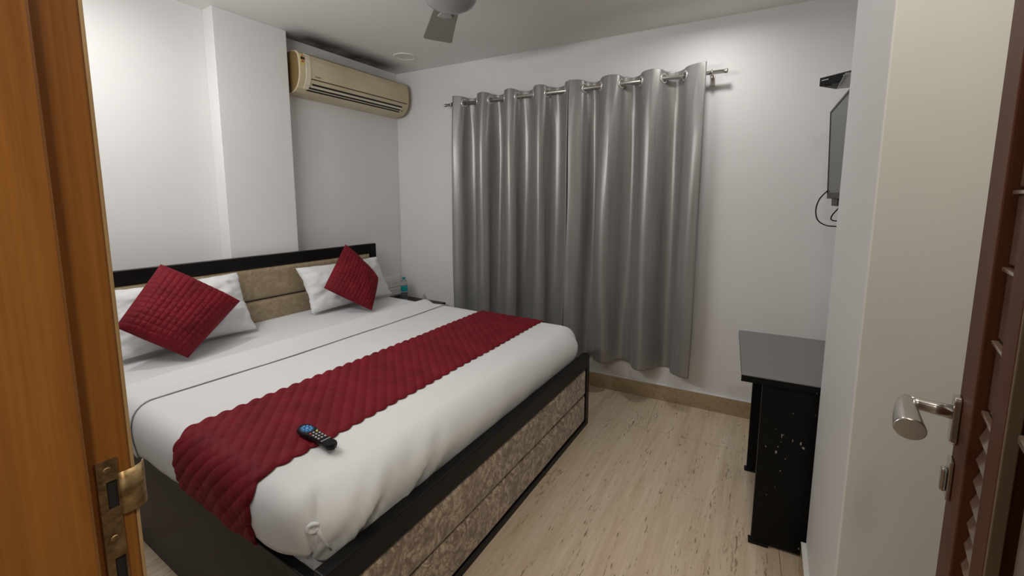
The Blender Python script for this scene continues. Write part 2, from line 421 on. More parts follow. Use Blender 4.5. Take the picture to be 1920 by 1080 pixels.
# lever handle and key plate
hd = empty('lever_handle'); hd.parent = leaf; hd.location = (.776, 0, 1.116)
prism('rose', [(-.008, -.040), (.012, -.040), (.016, -.034), (.016, .034), (.012, .040), (-.008, .040), (-.012, .034), (-.012, -.034)], .0005, .0095, chrome, hd, 'y', .0015)
tube('neck', [(0, .009, .012), (0, .030, .012), (0, .050, .013), (-.002, .062, .013)], [.0115, .0105, .010, .0105], chrome, hd, 16)
bm = bmesh.new()
tube_bm(bm, [(.016, .062, .013), (.010, .063, .013), (-.004, .0645, .0125), (-.035, .066, .012), (-.075, .066, .011), (-.108, .065, .010), (-.1125, .065, .010), (-.114, .065, .010)], [.004, .010, .0125, .015, .018, .0195, .0195, .0182], 20)
for v_ in bm.verts: v_.co.z = .012+(v_.co.z-.012)*.86
gp = from_bm('grip', bm, chrome, hd, smooth=True)
for p_ in gp.data.polygons:
    if len(p_.vertices) > 4: p_.use_smooth = False
box('keyhole_plate', (-.016, .0005, -.135), (.016, .006, -.068), chrome, hd, .0015)
box('thumb_turn', (-.009, .006, -.125), (.009, .0135, -.085), chrome, hd, .003)

# ------------------------------------------------------------------ bed frame
B1 = -.4576; B0 = B1-1.93; XH = .1678; ZH = 1.089; XF = 2.1478; ZF = .4813; ZS = .438
bed = tag(empty('bed', (XF/2, (B0+B1)/2, 0)), 'king-size bed frame in black laminate with padded tan headboard', 'bed')
def bp(o): o.parent = bed; o.matrix_parent_inverse = Matrix.Translation((-XF/2, -(B0+B1)/2, 0)); return o
def bbox(name, lo, hi, m, bev=.003, par=None):
    o = box(name, lo, hi, m, None, bev)
    if par is None: return bp(o)
    o.parent = par; o.matrix_parent_inverse = par.matrix_parent_inverse.copy() if False else Matrix.Translation((-XF/2, -(B0+B1)/2, 0)); return o
XB = PX+.003
bbox('headboard_frame', (XB, B0, 1.010), (XH, B1, ZH), black_lam, .004)
for a, c in ((B0, B0+.06), (B1-.06, B1)): bbox('headboard_frame', (XB, a, 0), (XH, c, 1.0105), black_lam, .003)
bbox('headboard_backing', (XB+.004, B0+.05, .30), (XH-.022, B1-.05, 1.012), black_lam, 0)
def padded(name, plane, a0, a1, z0, z1, d0, bulge, m, outward):
    """upholstered pad: plane 'x' position of base face, bulging along outward."""
    def prof(t):  return (1-abs(2*t-1)**8)**.5 if 0 < t < 1 else 0.
    def fn(u_, v_):
        y_ = a0+(a1-a0)*u_; z_ = z0+(z1-z0)*v_
        eu = min(u_*(a1-a0), (1-u_)*(a1-a0)); ev = min(v_*(z1-z0), (1-v_)*(z1-z0))
        e = max(0, min(eu, ev)); k = math.sqrt(max(0, 1-(1-min(e/.03, 1))**2))
        w = .0022*noise.noise(Vector((y_*5, z_*7, 3.1)))
        return Vector((d0+outward*(bulge*k+w*k), y_, z_))
    us = [0, .002, .005, .009, .014, .02]+lin(.03, .97, 60)+[.98, .986, .991, .995, .998, 1]
    vs = [0, .01, .03, .06, .10, .14]+lin(.2, .8, 9)+[.86, .9, .94, .97, .99, 1]
    return grid(name, fn, us, vs, m)
for z_a, z_b in ((.792, 1.008), (.560, .786)):
    bp(padded('headboard_pad', 'x', B0+.064, B1-.064, z_a, z_b, XH-.022, .026, headfab, 1))
# foot board
FT = .046
bbox('foot_rail', (XF-FT, B0, .395), (XF, B1, ZF), black_lam, .004)
bbox('foot_base', (XF-FT, B0, 0), (XF, B1, .034), black_lam, .003)
for a, c in ((B0, B0+.055), (B1-.050, B1)): bbox('foot_stile', (XF-FT, a, .034), (XF, c, .396), black_lam, .002)
bbox('foot_backing', (XF-FT, B0+.05, .03), (XF-.022, B1-.05, .40), black_lam, 0)
for z_a, z_b in ((.219, .393), (.036, .213)):
    bp(padded('foot_pad', 'x', B0+.056, B1-.051, z_a, z_b, XF-.022, .022, damask, 1))
# side rails
for nm, a, c in (('near', B0, B0+.028), ('far', B1-.028, B1)):
    bbox('side_panel', (XH, a, .0), (XF-FT, c, .410), olive_lam, .002)
    bbox('side_rail', (XH, a-(.002 if nm == 'near' else 0), .408), (XF-FT, c+.0, ZS), black_lam, .003)
bbox('platform', (XH, B0+.028, .34), (XF-FT, B1-.028, .365), black_lam, 0)

# ------------------------------------------------------------------ mattress, sheets, runner: one folded surface
ZT = .640; XM0, XM1 = XH+.006, 2.098; YM0, YM1 = B0-.004, B1+.004
RX, RY, RC = .115, .055, .15
def fold1(d, R):          # d = distance past the start of the bend -> (outward, drop, normal tilt)
    if d <= 0: return 0., 0.
    a = d/R
    if a < math.pi/2: return R*math.sin(a), R*(1-math.cos(a))
    return R, R+(d-R*math.pi/2)
def surf(u_, v_, off=0.):
    """u along the bed from the wall, v across it from the near rail; values past the edges fold down"""
    ox, dx = fold1(u_-(XM1-RX), RX); x = min(u_, XM1-RX)+ox
    if v_ < YM0+RY: oy, dy = fold1(YM0+RY-v_, RY); y = YM0+RY-oy
    elif v_ > YM1-RY: oy, dy = fold1(v_-(YM1-RY), RY); y = YM1-RY+oy
    else: y, dy = v_, 0.
    dz = (dx**2.2+dy**2.2)**(1/2.2) if (dx > 0 or dy > 0) else 0.
    # rounded plan corners at the foot
    qx = x-(XM1-RC)
    for ys, sg in ((YM0+RC, -1), (YM1-RC, 1)):
        qy = (y-ys)*sg
        if qx > 0 and qy > 0:
            h_ = math.hypot(qx, qy); k = max(qx, qy)/h_
            x = XM1-RC+qx*k; y = ys+sg*qy*k
    z = ZT-dz
    # the sides bulge a little and draw in where they are tucked
    t = max(0., min(1., dz/.22)); bul = .012*math.sin(math.pi*t)-.03*t*t*(1 if dx > .04 else .25)
    cx_, cy_ = 1.1, (YM0+YM1)/2
    if dx > 0: x += bul*min(1, dx/.08)
    if dy > 0: y += bul*min(1, dy/.08)*(1 if y > cy_ else -1)
    z += .004*noise.noise(Vector((u_*2.3, v_*2.3, 1)))
    return Vector((x, y, z))
def surf_n(u_, v_):
    e = .004
    n_ = (surf(u_+e, v_)-surf(u_-e, v_)).cross(surf(u_, v_+e)-surf(u_, v_-e))
    return n_.normalized() if n_.length > 1e-9 else Vector((0, 0, 1))
def offs(u_, v_, d): return surf(u_, v_)+surf_n(u_, v_)*d
def wrk(u_, v_):
    """wrinkles: stronger where the sheet is tucked at the foot"""
    w = .0016*noise.noise(Vector((u_*6, v_*3, 5)))+.0008*noise.noise(Vector((u_*15, v_*12, 9)))
    df = u_-(XM1-RX)
    if df > .02:
        near = math.exp(-((v_-(YM0+.30))/.28)**2); t = min(1, (df-.02)/.16)
        w += t*(.024*near*noise.noise(Vector((v_*17+u_*20, u_*5, 2)))+.006*noise.noise(Vector((v_*7+u_*6, u_*3, 4))))
    dn = YM0+RY-v_
    if dn > .02:
        t = min(1, (dn-.02)/.12); w += t*.008*noise.noise(Vector((u_*9+v_*5, v_*2, 7)))
    return w
# bottom line of the sheet along the near rail, higher towards the foot
def hang(u_): return max(.145, .215-.055*max(0, min(1, (u_-.85)/1.1)))
matt = tag(box('mattress', (XM0+.012, YM0+.030, .366), (XM1-.045, YM1-.030, ZT-.022), white_cloth2, None, .05, segs=4), 'thick mattress under the white bed sheets', 'mattress')
US1 = lin(XM0, .80, 22)
def vs_full(n_top=70, n_s=14): 
    return [('n', i/(n_s)) for i in range(n_s, 0, -1)]+[('t', v_) for v_ in lin(YM0+RY, YM1-RY, n_top)]+[('f', i/n_s) for i in range(1, n_s+1)]
def vmap(tok, u_):
    k, x = tok
    if k == 't': return x
    h_ = hang(u_)+RY*.6
    return YM0+RY-x*h_ if k == 'n' else YM1-RY+x*h_
VT = vs_full()
fs = grid('fitted_sheet', lambda u_, tok: offs(u_, vmap(tok, u_), .001+wrk(u_, vmap(tok, u_))), US1, VT, white_cloth2, solid=.0015)
tag(fs, 'smooth white fitted sheet showing in front of the pillows', 'bed sheet')
UT = lin(.72, XM1-RX, 60)+lin(XM1-RX+.008, XM1+.150, 30)
ts = grid('top_sheet', lambda u_, tok: offs(u_, vmap(tok, u_), .005+wrk(u_, vmap(tok, u_))), UT, VT, white_cloth, solid=.0015)
tag(ts, 'white top sheet tucked in around the foot of the bed', 'bed sheet')
# turned-down hem: soft ridge at the fold, clear edge towards the foot
def hem_line(v_): return .965+.02*math.sin((v_+2.3)*2.0)+.012*noise.noise(Vector((v_*2, 0, 0)))
def hem_fn(k, tok):
    v_ = vmap(tok, .85); u0_ = .715+.012*noise.noise(Vector((v_*2.5, 4, 0))); u_ = u0_+(hem_line(v_)-u0_)*k
    v_ = vmap(tok, u_)
    ridge = .026*math.exp(-((k-.20)/.19)**2) - (.013 if k <= .001 else 0)
    return offs(u_, v_, .0085+ridge+.007*max(0, (k-.45)/.55)**1.5+.0015*noise.noise(Vector((u_*4, v_*5, 8)))+wrk(u_, v_)*.6)
hm = grid('folded_hem', hem_fn, [0, .02, .05, .09, .13, .18, .24, .32, .4, .5, .6, .7, .8, .88, .94, .975, 1.0], VT, white_cloth, ts, solid=-.004)
# knotted corner at the foot
out_ = Vector((.707, -.707, 0)); tan_ = Vector((.707, .707, 0)); up_ = Vector((0, 0, 1))
base = Vector((XM1-RC, YM0+RC, .563))+out_*(RC+.010)
bm = bmesh.new(); ps = []
for i in range(26):
    t = i/25; a_ = 5.6*t+.6; r_ = .017-.007*t
    ps.append(base+tan_*(r_*math.cos(a_))+up_*(r_*.8*math.sin(a_))+out_*(.004*t))
tube_bm(bm, ps, [.0025+.0045*math.sin(math.pi*min(1, .12+i/25*.8)) for i in range(26)], 8)
from_bm('corner_twist', bm, white_cloth, ts, smooth=True)
bm = bmesh.new()
tube_bm(bm, [base+tan_*.010-up_*.008, base+tan_*.018-up_*.03-out_*.002, base+tan_*.030-up_*.06-out_*.006, base+tan_*.040-up_*.085-out_*.014], [.006, .0055, .0045, .003], 8)
from_bm('corner_twist', bm, white_cloth, ts, smooth=True)

# quilted red runner with scalloped edges
RU0, RU1 = 1.345, 1.835; PD = .056
def quilt(u_, v_):
    # diagonal channels both ways; the stitching that follows the fall of the cloth is the deeper one
    k = max(0., min(1., (YM0+RY*.7-v_)/.03))
    p = abs(math.sin(math.pi*(v_+.9*u_)/PD))**.38; q_ = abs(math.sin(math.pi*(v_-.9*u_)/PD))**.38
    return p*(1-.72*k)+q_*(.28*(1-k)+.72*k)+.0*k
nu, nvv = 110, 560
VN = YM0+RY-.225; VF = YM1-RY+.19
def runner_fn(t, v_):
    skew = -.030*(v_-YM0)/1.9
    def sc(e): 
        return .014*abs(math.sin(math.pi*(v_+.9*(e+skew))/PD))**.8
    a = RU0-sc(RU0); c = RU1+sc(RU1)
    u2 = a+(c-a)*t+skew
    e = min(1, min(t, 1-t)*40)
    return offs(u2, v_, .0105+.0085*quilt(u2, v_)*e+wrk(u2, v_))
rn = grid('bed_runner', runner_fn, lin(0, 1, nu), lin(VN, VF, nvv), red_velvet, solid=-.003)
tag(rn, 'dark red quilted velvet runner with scalloped edges laid across the bed', 'bed runner')

# ------------------------------------------------------------------ pillows and cushions
def pillow(name, corners, thick, nrm, m, seed, quilted=0., flange=0., n_=60, pinch=.06):
    """corners TL, BL, BR, TR in 3-D; front bulges along nrm"""
    TL, BL, BR_, TR = [Vector(c) for c in corners]; nrm = Vector(nrm).normalized()
    verts, faces = [], []
    c0 = (TL+BL+BR_+TR)/4
    def P(u_, v_, side):
        au, av = 2*u_-1, 2*v_-1
        # edges drawn in between the corners
        pu = au*(1-pinch*(1-av*av)); pv = av*(1-pinch*(1-au*au))
        uu, vv = (pu+1)/2, (pv+1)/2
        p = TL.lerp(TR, uu).lerp(BL.lerp(BR_, uu), vv)
        k = max(0, 1-abs(au)**2.6)**.55*max(0, 1-abs(av)**2.6)**.55
        h_ = thick*k*(.62 if side > 0 else .38)
        w = .020*noise.noise(Vector((uu*3.1+seed, vv*3.3, seed)))+.014*noise.noise(Vector((uu*7+vv*4+seed, vv*5-uu*2, 2)))+.005*noise.noise(Vector((uu*17+seed, vv*13, 4)))
        h_ += w*min(1, k*1.3)*side*(1.1 if not quilted else .35)
        if quilted and side > 0:
            qx = abs(math.sin(math.pi*u_/quilted))*abs(math.sin(math.pi*v_/quilted))
            h_ += .0065*qx**.45*min(1, k*2)
        # hanging creases at the rim
        rim = (1-k)*.012*noise.noise(Vector((uu*14, vv*14, seed+3))) if not quilted else 0
        return p+nrm*(side*h_+rim)
    for side in (1, -1):
        for i in range(n_+1):
            for j in range(n_+1): verts.append(P(i/n_, j/n_, side))
    st = (n_+1)**2
    for s_ in (0, 1):
        for i in range(n_):
            for j in range(n_):
                a = s_*st+i*(n_+1)+j; f = (a, a+1, a+n_+2, a+n_+1); faces.append(f if s_ == 0 else f[::-1])
    me = bpy.data.meshes.new(name); me.from_pydata([tuple(v_) for v_ in verts], [], faces)
    bm = bmesh.new(); bm.from_mesh(me); bmesh.ops.remove_doubles(bm, verts=bm.verts, dist=.0004); bmesh.ops.recalc_face_normals(bm, faces=bm.faces); bm.to_mesh(me); bm.free()
    return link(name, me, m, None, smooth=True)
pn = (.92, 0, .38)
p1 = pillow('pillow', [(.235, -2.275, 1.005), (.375, -2.295, .668), (.380, -1.605, .660), (.235, -1.625, 1.010)], .15, pn, white_cloth, 1.3)
tag(p1, 'white pillow at the end of the headboard beside the wooden door frame', 'pillow', 'white pillows')
p2 = pillow('pillow', [(.240, -1.245, .985), (.365, -1.225, .662), (.370, -.480, .662), (.240, -.520, .985)], .14, pn, white_cloth, 4.7)
tag(p2, 'white pillow at the nightstand end of the headboard', 'pillow', 'white pillows')
cn = (.85, 0, .53)
c1 = pillow('cushion', [(.335, -2.050, 1.125), (.485, -2.300, .868), (.610, -2.070, .668), (.480, -1.740, .880)], .13, cn, red_velvet, 7.1, 1/14, 0, 140, .0)
tag(c1, 'bright red quilted diamond cushion leaning on the pillow beside the wooden door frame', 'cushion', 'red quilted cushions')
c2 = pillow('cushion', [(.305, -.872, 1.125), (.465, -1.187, .855), (.645, -.932, .662), (.470, -.707, .850)], .12, cn, red_velvet, 2.9, 1/14, 0, 140, .0)
tag(c2, 'dark red quilted diamond cushion leaning on the pillow beside the nightstand', 'cushion', 'red quilted cushions')

# ------------------------------------------------------------------ remote control on the runner
rm = tag(empty('remote_control', (1.828, -2.179, .6635), math.radians(-4)), 'black remote control with blue buttons lying on the red runner', 'remote control')
L_, n_ = .205, 40
def r_w(t): return .0175+.0085*math.exp(-((t-.22)/.22)**2)+.003*math.exp(-((t-.95)/.12)**2)
def r_out(t):
    w = r_w(t); e = .10
    if t < e: w *= math.sqrt(max(0, 1-((e-t)/e)**2))
    if t > 1-e: w *= math.sqrt(max(0, 1-((t-1+e)/e)**2))
    return w
out = [(-L_/2+L_*t, r_out(t)) for t in lin(0, 1, n_)]
outline = out+[(x, -y_) for x, y_ in out[-2:0:-1]]
bm = bmesh.new(); rings = []
for z_, k in ((0, .80), (.005, .97), (.012, 1.0), (.017, .96), (.019, .88)):
    rings.append([bm.verts.new((x*(.985 if k < 1 else 1), y_*k, z_)) for x, y_ in outline])
for a, c in zip(rings, rings[1:]):
    for i in range(len(outline)): bm.faces.new((a[i], a[(i+1) % len(outline)], c[(i+1) % len(outline)], c[i]))
bm.faces.new(rings[0][::-1]); bm.faces.new(rings[-1])
from_bm('remote_body', bm, black_pl, rm)
def disc(name, x, y_, rx, ry, z_, h_, m, par):
    bm = bmesh.new(); sg = 16
    a = [bm.verts.new((x+rx*math.cos(2*math.pi*i/sg), y_+ry*math.sin(2*math.pi*i/sg), z_)) for i in range(sg)]
    c = [bm.verts.new((x+rx*.85*math.cos(2*math.pi*i/sg), y_+ry*.85*math.sin(2*math.pi*i/sg), z_+h_)) for i in range(sg)]
    for i in range(sg): bm.faces.new((a[i], a[(i+1) % sg], c[(i+1) % sg], c[i]))
    bm.faces.new(c); return from_bm(name, bm, m, par)
pad = disc('button_pad', -.060, 0, .030, .0205, .0188, .001, navy, rm)
for i in range(8):
    a = 2*math.pi*i/8; disc('button', -.060+.019*math.cos(a), .0125*math.sin(a), .0052, .0036, .0198, .0018, blue_btn, rm)
disc('button', -.060, 0, .008, .0058, .0198, .0018, blue_btn, rm)
for r_ in range(4):
    for c_ in range(3):
        mm_ = grey_btn if (r_ or c_ == 1) else (red_btn if c_ == 0 else yel_btn)
        disc('button', -.018+r_*.0165, (c_-1)*.0115, .0050, .0036, .0188, .0018, mm_, rm)
disc('button', -.024, .0155, .004, .003, .0186, .0018, grn_btn, rm)
box('trim_line', (.052, -.0165, .0188), (.0555, .0165, .0198), grey_btn, rm)

# ------------------------------------------------------------------ curtains on a steel rod
ZR, OR = 2.272, .092
rod = tag(empty('curtain_rod', Fw(1.70, OR, ZR), BR), 'brushed steel curtain rod above the grey curtains', 'curtain rod')
def rloc(o): o.parent = rod; return o
S0, S1 = .640-1.70, 2.790-1.70
tube('rod', [(S0, 0, 0), (S1, 0, 0)], .0125, steel, rod, 16)
for e, sg in ((S0, -1), (S1, 1)):
    o = lathe('end_cap', [(.0125, 0), (.0145, .002), (.0145, .012), (.012, .016), (.004, .017)], steel, rod, 16); o.location = (e, 0, 0); o.rotation_euler = (0, sg*math.pi/2, 0)
for e in (.70-1.70, 2.715-1.70):
    br_ = box('bracket', (e-.011, -.006, -.010), (e+.011, OR-.004, -.016), steel, rod, .001)
    box('bracket_plate', (e-.016, OR-.006, -.062), (e+.016, OR-.001, .012), steel, rod, .001)
    torus('bracket_ring', .0165, .004, steel, rod, (e, 0, 0), Vector((1, 0, 0)), 20, 8)
    box('screw_knob', (e-.005, -.004, -.034), (e+.005, .006, -.014), steel, rod, .002)
def curtain(name, s0, s1, cross, first, ztop, zbot, seed, label):
    """cross = positions where the fabric passes the rod plane; first = +1 when the lobe before cross[0] is in front"""
    root = tag(empty(name, Fw((s0+s1)/2, OR, zbot), BR), label, 'curtain', 'grey eyelet curtains')
    ks = [s0]+list(cross)+[s1]; nl = len(ks)-1; sc = (s0+s1)/2
    cols = []
    for i in range(nl):
        m_ = 16 if 0 < i < nl-1 else 10
        for j in range(m_): cols.append((i, j/m_))
    cols.append((nl-1, 1.))
    zs = [ztop, ztop-.004, ztop-.02]+lin(ztop-.05, zbot+.03, 54)+[zbot+.012, zbot]
    def fn(c, z_):
        i, t = c; a, b_ = ks[i], ks[i+1]; sg = first if i % 2 == 0 else -first
        h_ = (ztop-z_)/(ztop-zbot)
        if i == 0: ph = math.cos(math.pi/2*t)*1.0 if True else 0; ph = math.sin(math.pi/2*(1+t))
        elif i == nl-1: ph = math.sin(math.pi/2*t)
        else: ph = math.sin(math.pi*t)
        ph = math.copysign(abs(ph)**.62, ph)
        amp = (.040+.018*min(1, h_*5)+.012*h_)*(1+.35*noise.noise(Vector((i*1.7+seed, h_*1.6, 0))))
        s = a+(b_-a)*t
        # folds lean over and split lower down
        lean = .030*min(1, h_*2.2)*noise.noise(Vector((i*.9+seed*2, h_*1.3+seed, 3)))
        s += lean+.010*min(1, h_*3)*noise.noise(Vector((s*9+seed, h_*1.8, 6)))
        d = sg*amp*ph
        d += min(1, h_*4)*(.008*noise.noise(Vector((s*13+seed, h_*1.1, 1)))+.003*noise.noise(Vector((s*30+seed, h_*.9, 2))))
        # shallow creases falling from the eyelets
        d += .0015*math.exp(-((h_-.06)/.07)**2)*math.sin(s*110+h_*26*sg)
        d = max(-.080, min(.085, d))
        z2 = z_+.010*(sg*ph)*(1 if h_ < .02 else 0)+(.006*noise.noise(Vector((s*8, seed, 0))) if h_ > .99 else 0)
        return Vector((s-sc, -d, z2-zbot))
    f = grid('fabric', fn, cols, zs, curtain_m, root, solid=.0015)
    for i, s in enumerate(cross):
        sg = first if i % 2 == 0 else -first           # going from +sg to -sg
        w = (ks[i+2]-ks[i])/2; ax = Vector((.8*sg, -.6, 0)).normalized() if False else Vector((1, -sg*.6, 0)).normalized()
        torus('eyelet', .0275, .0058, steel if False else eyelet_m, root, (s-sc, 0, ZR-zbot), ax, 24, 8)
    return root
eyelet_m = mat('silver_eyelet', (.74, .73, .71), .25, .7)
curtain('curtain', .735, 1.765, (.83, .955, 1.085, 1.21, 1.33, 1.465, 1.585, 1.725), 1, 2.322, .262, 2.0, 'silver-grey eyelet curtain hanging beside the bottle on the nightstand')
curtain('curtain', 1.770, 2.685, (1.88, 1.995, 2.145, 2.275, 2.425, 2.555), 1, 2.324, .262, 9.0, 'shinier silver-grey eyelet curtain whose hem ends above the bare skirting')

# ------------------------------------------------------------------ air conditioner
ACY0, ACY1 = -1.105, -.050
ac = tag(empty('air_conditioner', (0, (ACY0+ACY1)/2, 2.36)), 'yellowed split air conditioner mounted on the wall above the nightstand', 'air conditioner')
def acp(o): o.parent = ac; o.matrix_parent_inverse = Matrix.Translation((0, -(ACY0+ACY1)/2, -2.36)); return o
prof = [(0.001, 2.225), (0.001, 2.505), (.120, 2.515), (.165, 2.507), (.190, 2.487), (.200, 2.455), (.204, 2.40), (.203, 2.355), (.198, 2.325), (.185, 2.290), (.160, 2.258), (.125, 2.236), (.07, 2.226)]
acp(prism('ac_body', prof, ACY0+.012, ACY1-.012, ac_m, None, 'y'))
def scaled(pr, k): return [(x if x < .01 else x+k, z_+(k if z_ > 2.4 else -k*.4)) for x, z_ in pr]
acp(prism('end_cap', scaled(prof, .001), ACY0+.0015, ACY0+.045, ac_m, None, 'y', .002))
acp(prism('end_cover', [(x-.016 if x > .01 else x, z_-(.002 if z_ > 2.4 else -.002)) for x, z_ in prof], ACY0, ACY0+.004, ac_side, None, 'y'))
acp(prism('end_cap', scaled(prof, .001), ACY1-.03, ACY1, ac_m, None, 'y', .002))
# front panel with lighter end strips
front = [(.160, 2.510), (.192, 2.490), (.204, 2.455), (.208, 2.40), (.207, 2.355), (.2025, 2.333), (.195, 2.333), (.195, 2.45), (.15, 2.50)]
acp(prism('front_panel', front, ACY0+.085, ACY1-.020, ac_m, None, 'y', .001))
acp(prism('side_strip', [(.150, 2.512), (.194, 2.492), (.206, 2.457), (.211, 2.40), (.210, 2.355), (.204, 2.325), (.191, 2.288), (.165, 2.256), (.155, 2.262), (.18, 2.30), (.19, 2.35), (.19, 2.45), (.14, 2.50)], ACY0+.045, ACY0+.083, ac_light, None, 'y', .0015))
def on_front(z_):        # x of the lower curve at height z
    pr = [(.2025, 2.333), (.198, 2.325), (.185, 2.290), (.160, 2.258), (.125, 2.236)]
    for (xa, za), (xb, zb) in zip(pr, pr[1:]):
        if zb <= z_ <= za: return xa+(xb-xa)*(za-z_)/(za-zb)
    return .12
for z_a, z_b, e0, e1 in ((2.3305, 2.3255, .09, .02), (2.300, 2.288, .10, .07), (2.274, 2.264, .085, .08), (2.2585, 2.2505, .075, .075)):
    acp(prism('vent_slot', [(on_front(z_a)+.0012, z_a), (on_front(z_b)+.0012, z_b), (on_front(z_b)-.01, z_b), (on_front(z_a)-.01, z_a)], ACY0+e0, ACY1-e1, dark_gap, None, 'y'))
acp(prism('louvre', [(on_front(2.2870)+.003, 2.287), (on_front(2.275)+.003, 2.275), (on_front(2.275)-.006, 2.275), (on_front(2.287)-.006, 2.287)], ACY0+.10, ACY1-.075, ac_light, None, 'y', .001))
acp(prism('louvre', [(on_front(2.2630)+.003, 2.263), (on_front(2.2595)+.003, 2.2595), (on_front(2.2595)-.006, 2.2595), (on_front(2.263)-.006, 2.263)], ACY0+.085, ACY1-.080, ac_light, None, 'y', .0005))
acp(box('logo_mark', (.2075, ACY0+.115, 2.345), (.2086, ACY0+.16, 2.351), ac_side))
acp(box('energy_sticker', (.2015, ACY0+.006, 2.405), (.2062, ACY0+.040, 2.475), stick_m))
acp(box('sticker_mark', (.2030, ACY0+.008, 2.445), (.2068, ACY0+.038, 2.462), dark_gap))
acp(box('sticker_mark', (.2030, ACY0+.014, 2.425), (.2068, ACY0+.032, 2.440), stick_r))
acp(box('sticker_mark', (.2030, ACY0+.014, 2.464), (.2068, ACY0+.030, 2.473), stick_r))
acp(box('status_lamp', (.160, ACY1-.060, 2.262), (.171, ACY1-.052, 2.268), dark_gap))

# ------------------------------------------------------------------ ceiling fan
fan = tag(empty('ceiling_fan', (1.725, -1.310, H)), 'grey ceiling fan with brown blades', 'ceiling fan')
lathe('canopy', [(.012, -.085), (.045, -.07), (.06, -.02), (.062, 0)], fan_m, fan, 24)
lathe('down_rod', [(.011, -.19), (.011, -.06)], fan_m, fan, 12)
lathe('motor', [(.01, -.262), (.05, -.260), (.088, -.252), (.112, -.238), (.123, -.220), (.123, -.208), (.114, -.196), (.085, -.185), (.03, -.176), (.012, -.174)], fan_m, fan, 40)
def blade(ang):
    o = empty('blade_assembly'); o.parent = fan; o.location = (0, 0, -.205); o.rotation_euler = (0, 0, ang)
    bm = bmesh.new(); top = []
    st = [(.150, .052), (.165, .060), (.30, .067), (.45, .075), (.575, .082), (.597, .080), (.605, .074)]
    pts = [(x, w) for x, w in st]+[(x-.035*(x > .5), -w*1.02) for i, (x, w) in reversed(list(enumerate(st)))]
    for zz_ in (-.002, .002):
        top.append([bm.verts.new((x, y_, zz_+y_*.16-.010*(1-(y_/.08)**2))) for x, y_ in pts])
    bm.faces.new(top[0]); bm.faces.new(top[1][::-1])
    for i in range(len(pts)): bm.faces.new((top[0][i], top[0][(i+1) % len(pts)], top[1][(i+1) % len(pts)], top[1][i]))
    from_bm('blade', bm, blade_m, o)
    prism('blade_arm', [(.095, -.018), (.15, -.022), (.20, -.040), (.215, -.012), (.215, .012), (.20, .040), (.15, .022), (.095, .018)], -.018, -.012, fan_m, o)
for k in range(3): blade(math.radians(137-120*k))

# ------------------------------------------------------------------ downlights
def downlight(x, y, lit, label):
    t = tag(empty('downlight', (x, y, H)), label, 'ceiling light')
    lathe('trim_ring', [(.070, -.001), (.072, -.006), (.088, -.007), (.093, -.003), (.093, 0)], white_plastic, t, 32, caps=False)
    lathe('diffuser', [(.001, -.003), (.071, -.003), (.071, -.001)], diff_on if lit else diff_off, t, 32, caps=False, smooth=False)
    if lit:
        ld = bpy.data.lights.new('downlight_lamp', 'AREA'); ld.shape = 'DISK'; ld.size = .14; ld.energy = lit[2]; ld.color = lit[3]; ld.spread = math.radians(170)
        lo = bpy.data.objects.new('downlight_lamp', ld); COL.objects.link(lo); lo.parent = t; lo.location = (0, 0, -.012)
    return t
downlight(.441, -.326, None, 'unlit round downlight in the ceiling beside the air conditioner')
downlight(*DOWNLIGHTS['bed'][:2], DOWNLIGHTS['bed'], 'lit round downlight in the ceiling over the bed pillows')
downlight(*DOWNLIGHTS['desk'][:2], DOWNLIGHTS['desk'], 'lit round downlight in the ceiling over the desk')
downlight(*DOWNLIGHTS['entry'][:2], DOWNLIGHTS['entry'], 'lit warm round downlight in the ceiling over the open door')
tl = tag(empty('tube_light', (1.25, YD, 2.10)), 'lit white LED tube on the door wall opposite the curtains', 'wall light')
box('tube_housing', (-.61, 0, -.016), (.61, .020, .020), white_plastic, tl, .003)
tube('tube', [(-.59, .032, 0), (.59, .032, 0)], .0135, diff_on, tl, 12)
for e in (-.602, .602): box('end_cap', (e-.014, .016, -.018), (e+.014, .048, .018), white_plastic, tl, .003)
ld = bpy.data.lights.new('tube_lamp', 'AREA'); ld.shape = 'RECTANGLE'; ld.size = 1.18; ld.size_y = .03; ld.energy = TUBE_W; ld.color = (1, .985, .965)
lo = bpy.data.objects.new('tube_lamp', ld); COL.objects.link(lo); lo.parent = tl; lo.location = (0, .052, -.004); lo.rotation_euler = (math.radians(88), 0, 0)
cl = tag(empty('corridor_light', (3.25, -3.60, H)), 'lit square ceiling panel in the corridor outside the doorway', 'ceiling light')
box('panel_frame', (-.16, -.16, -.012), (.16, .16, 0), white_plastic, cl, .002); box('panel_diffuser', (-.145, -.145, -.014), (.145, .145, -.0115), diff_on, cl)
ld = bpy.data.lights.new('corridor_lamp', 'AREA'); ld.size = .28; ld.energy = CORRIDOR_W; ld.color = (1, .90, .74)
lo = bpy.data.objects.new('corridor_lamp', ld); COL.objects.link(lo); lo.parent = cl; lo.location = (0, 0, -.022)

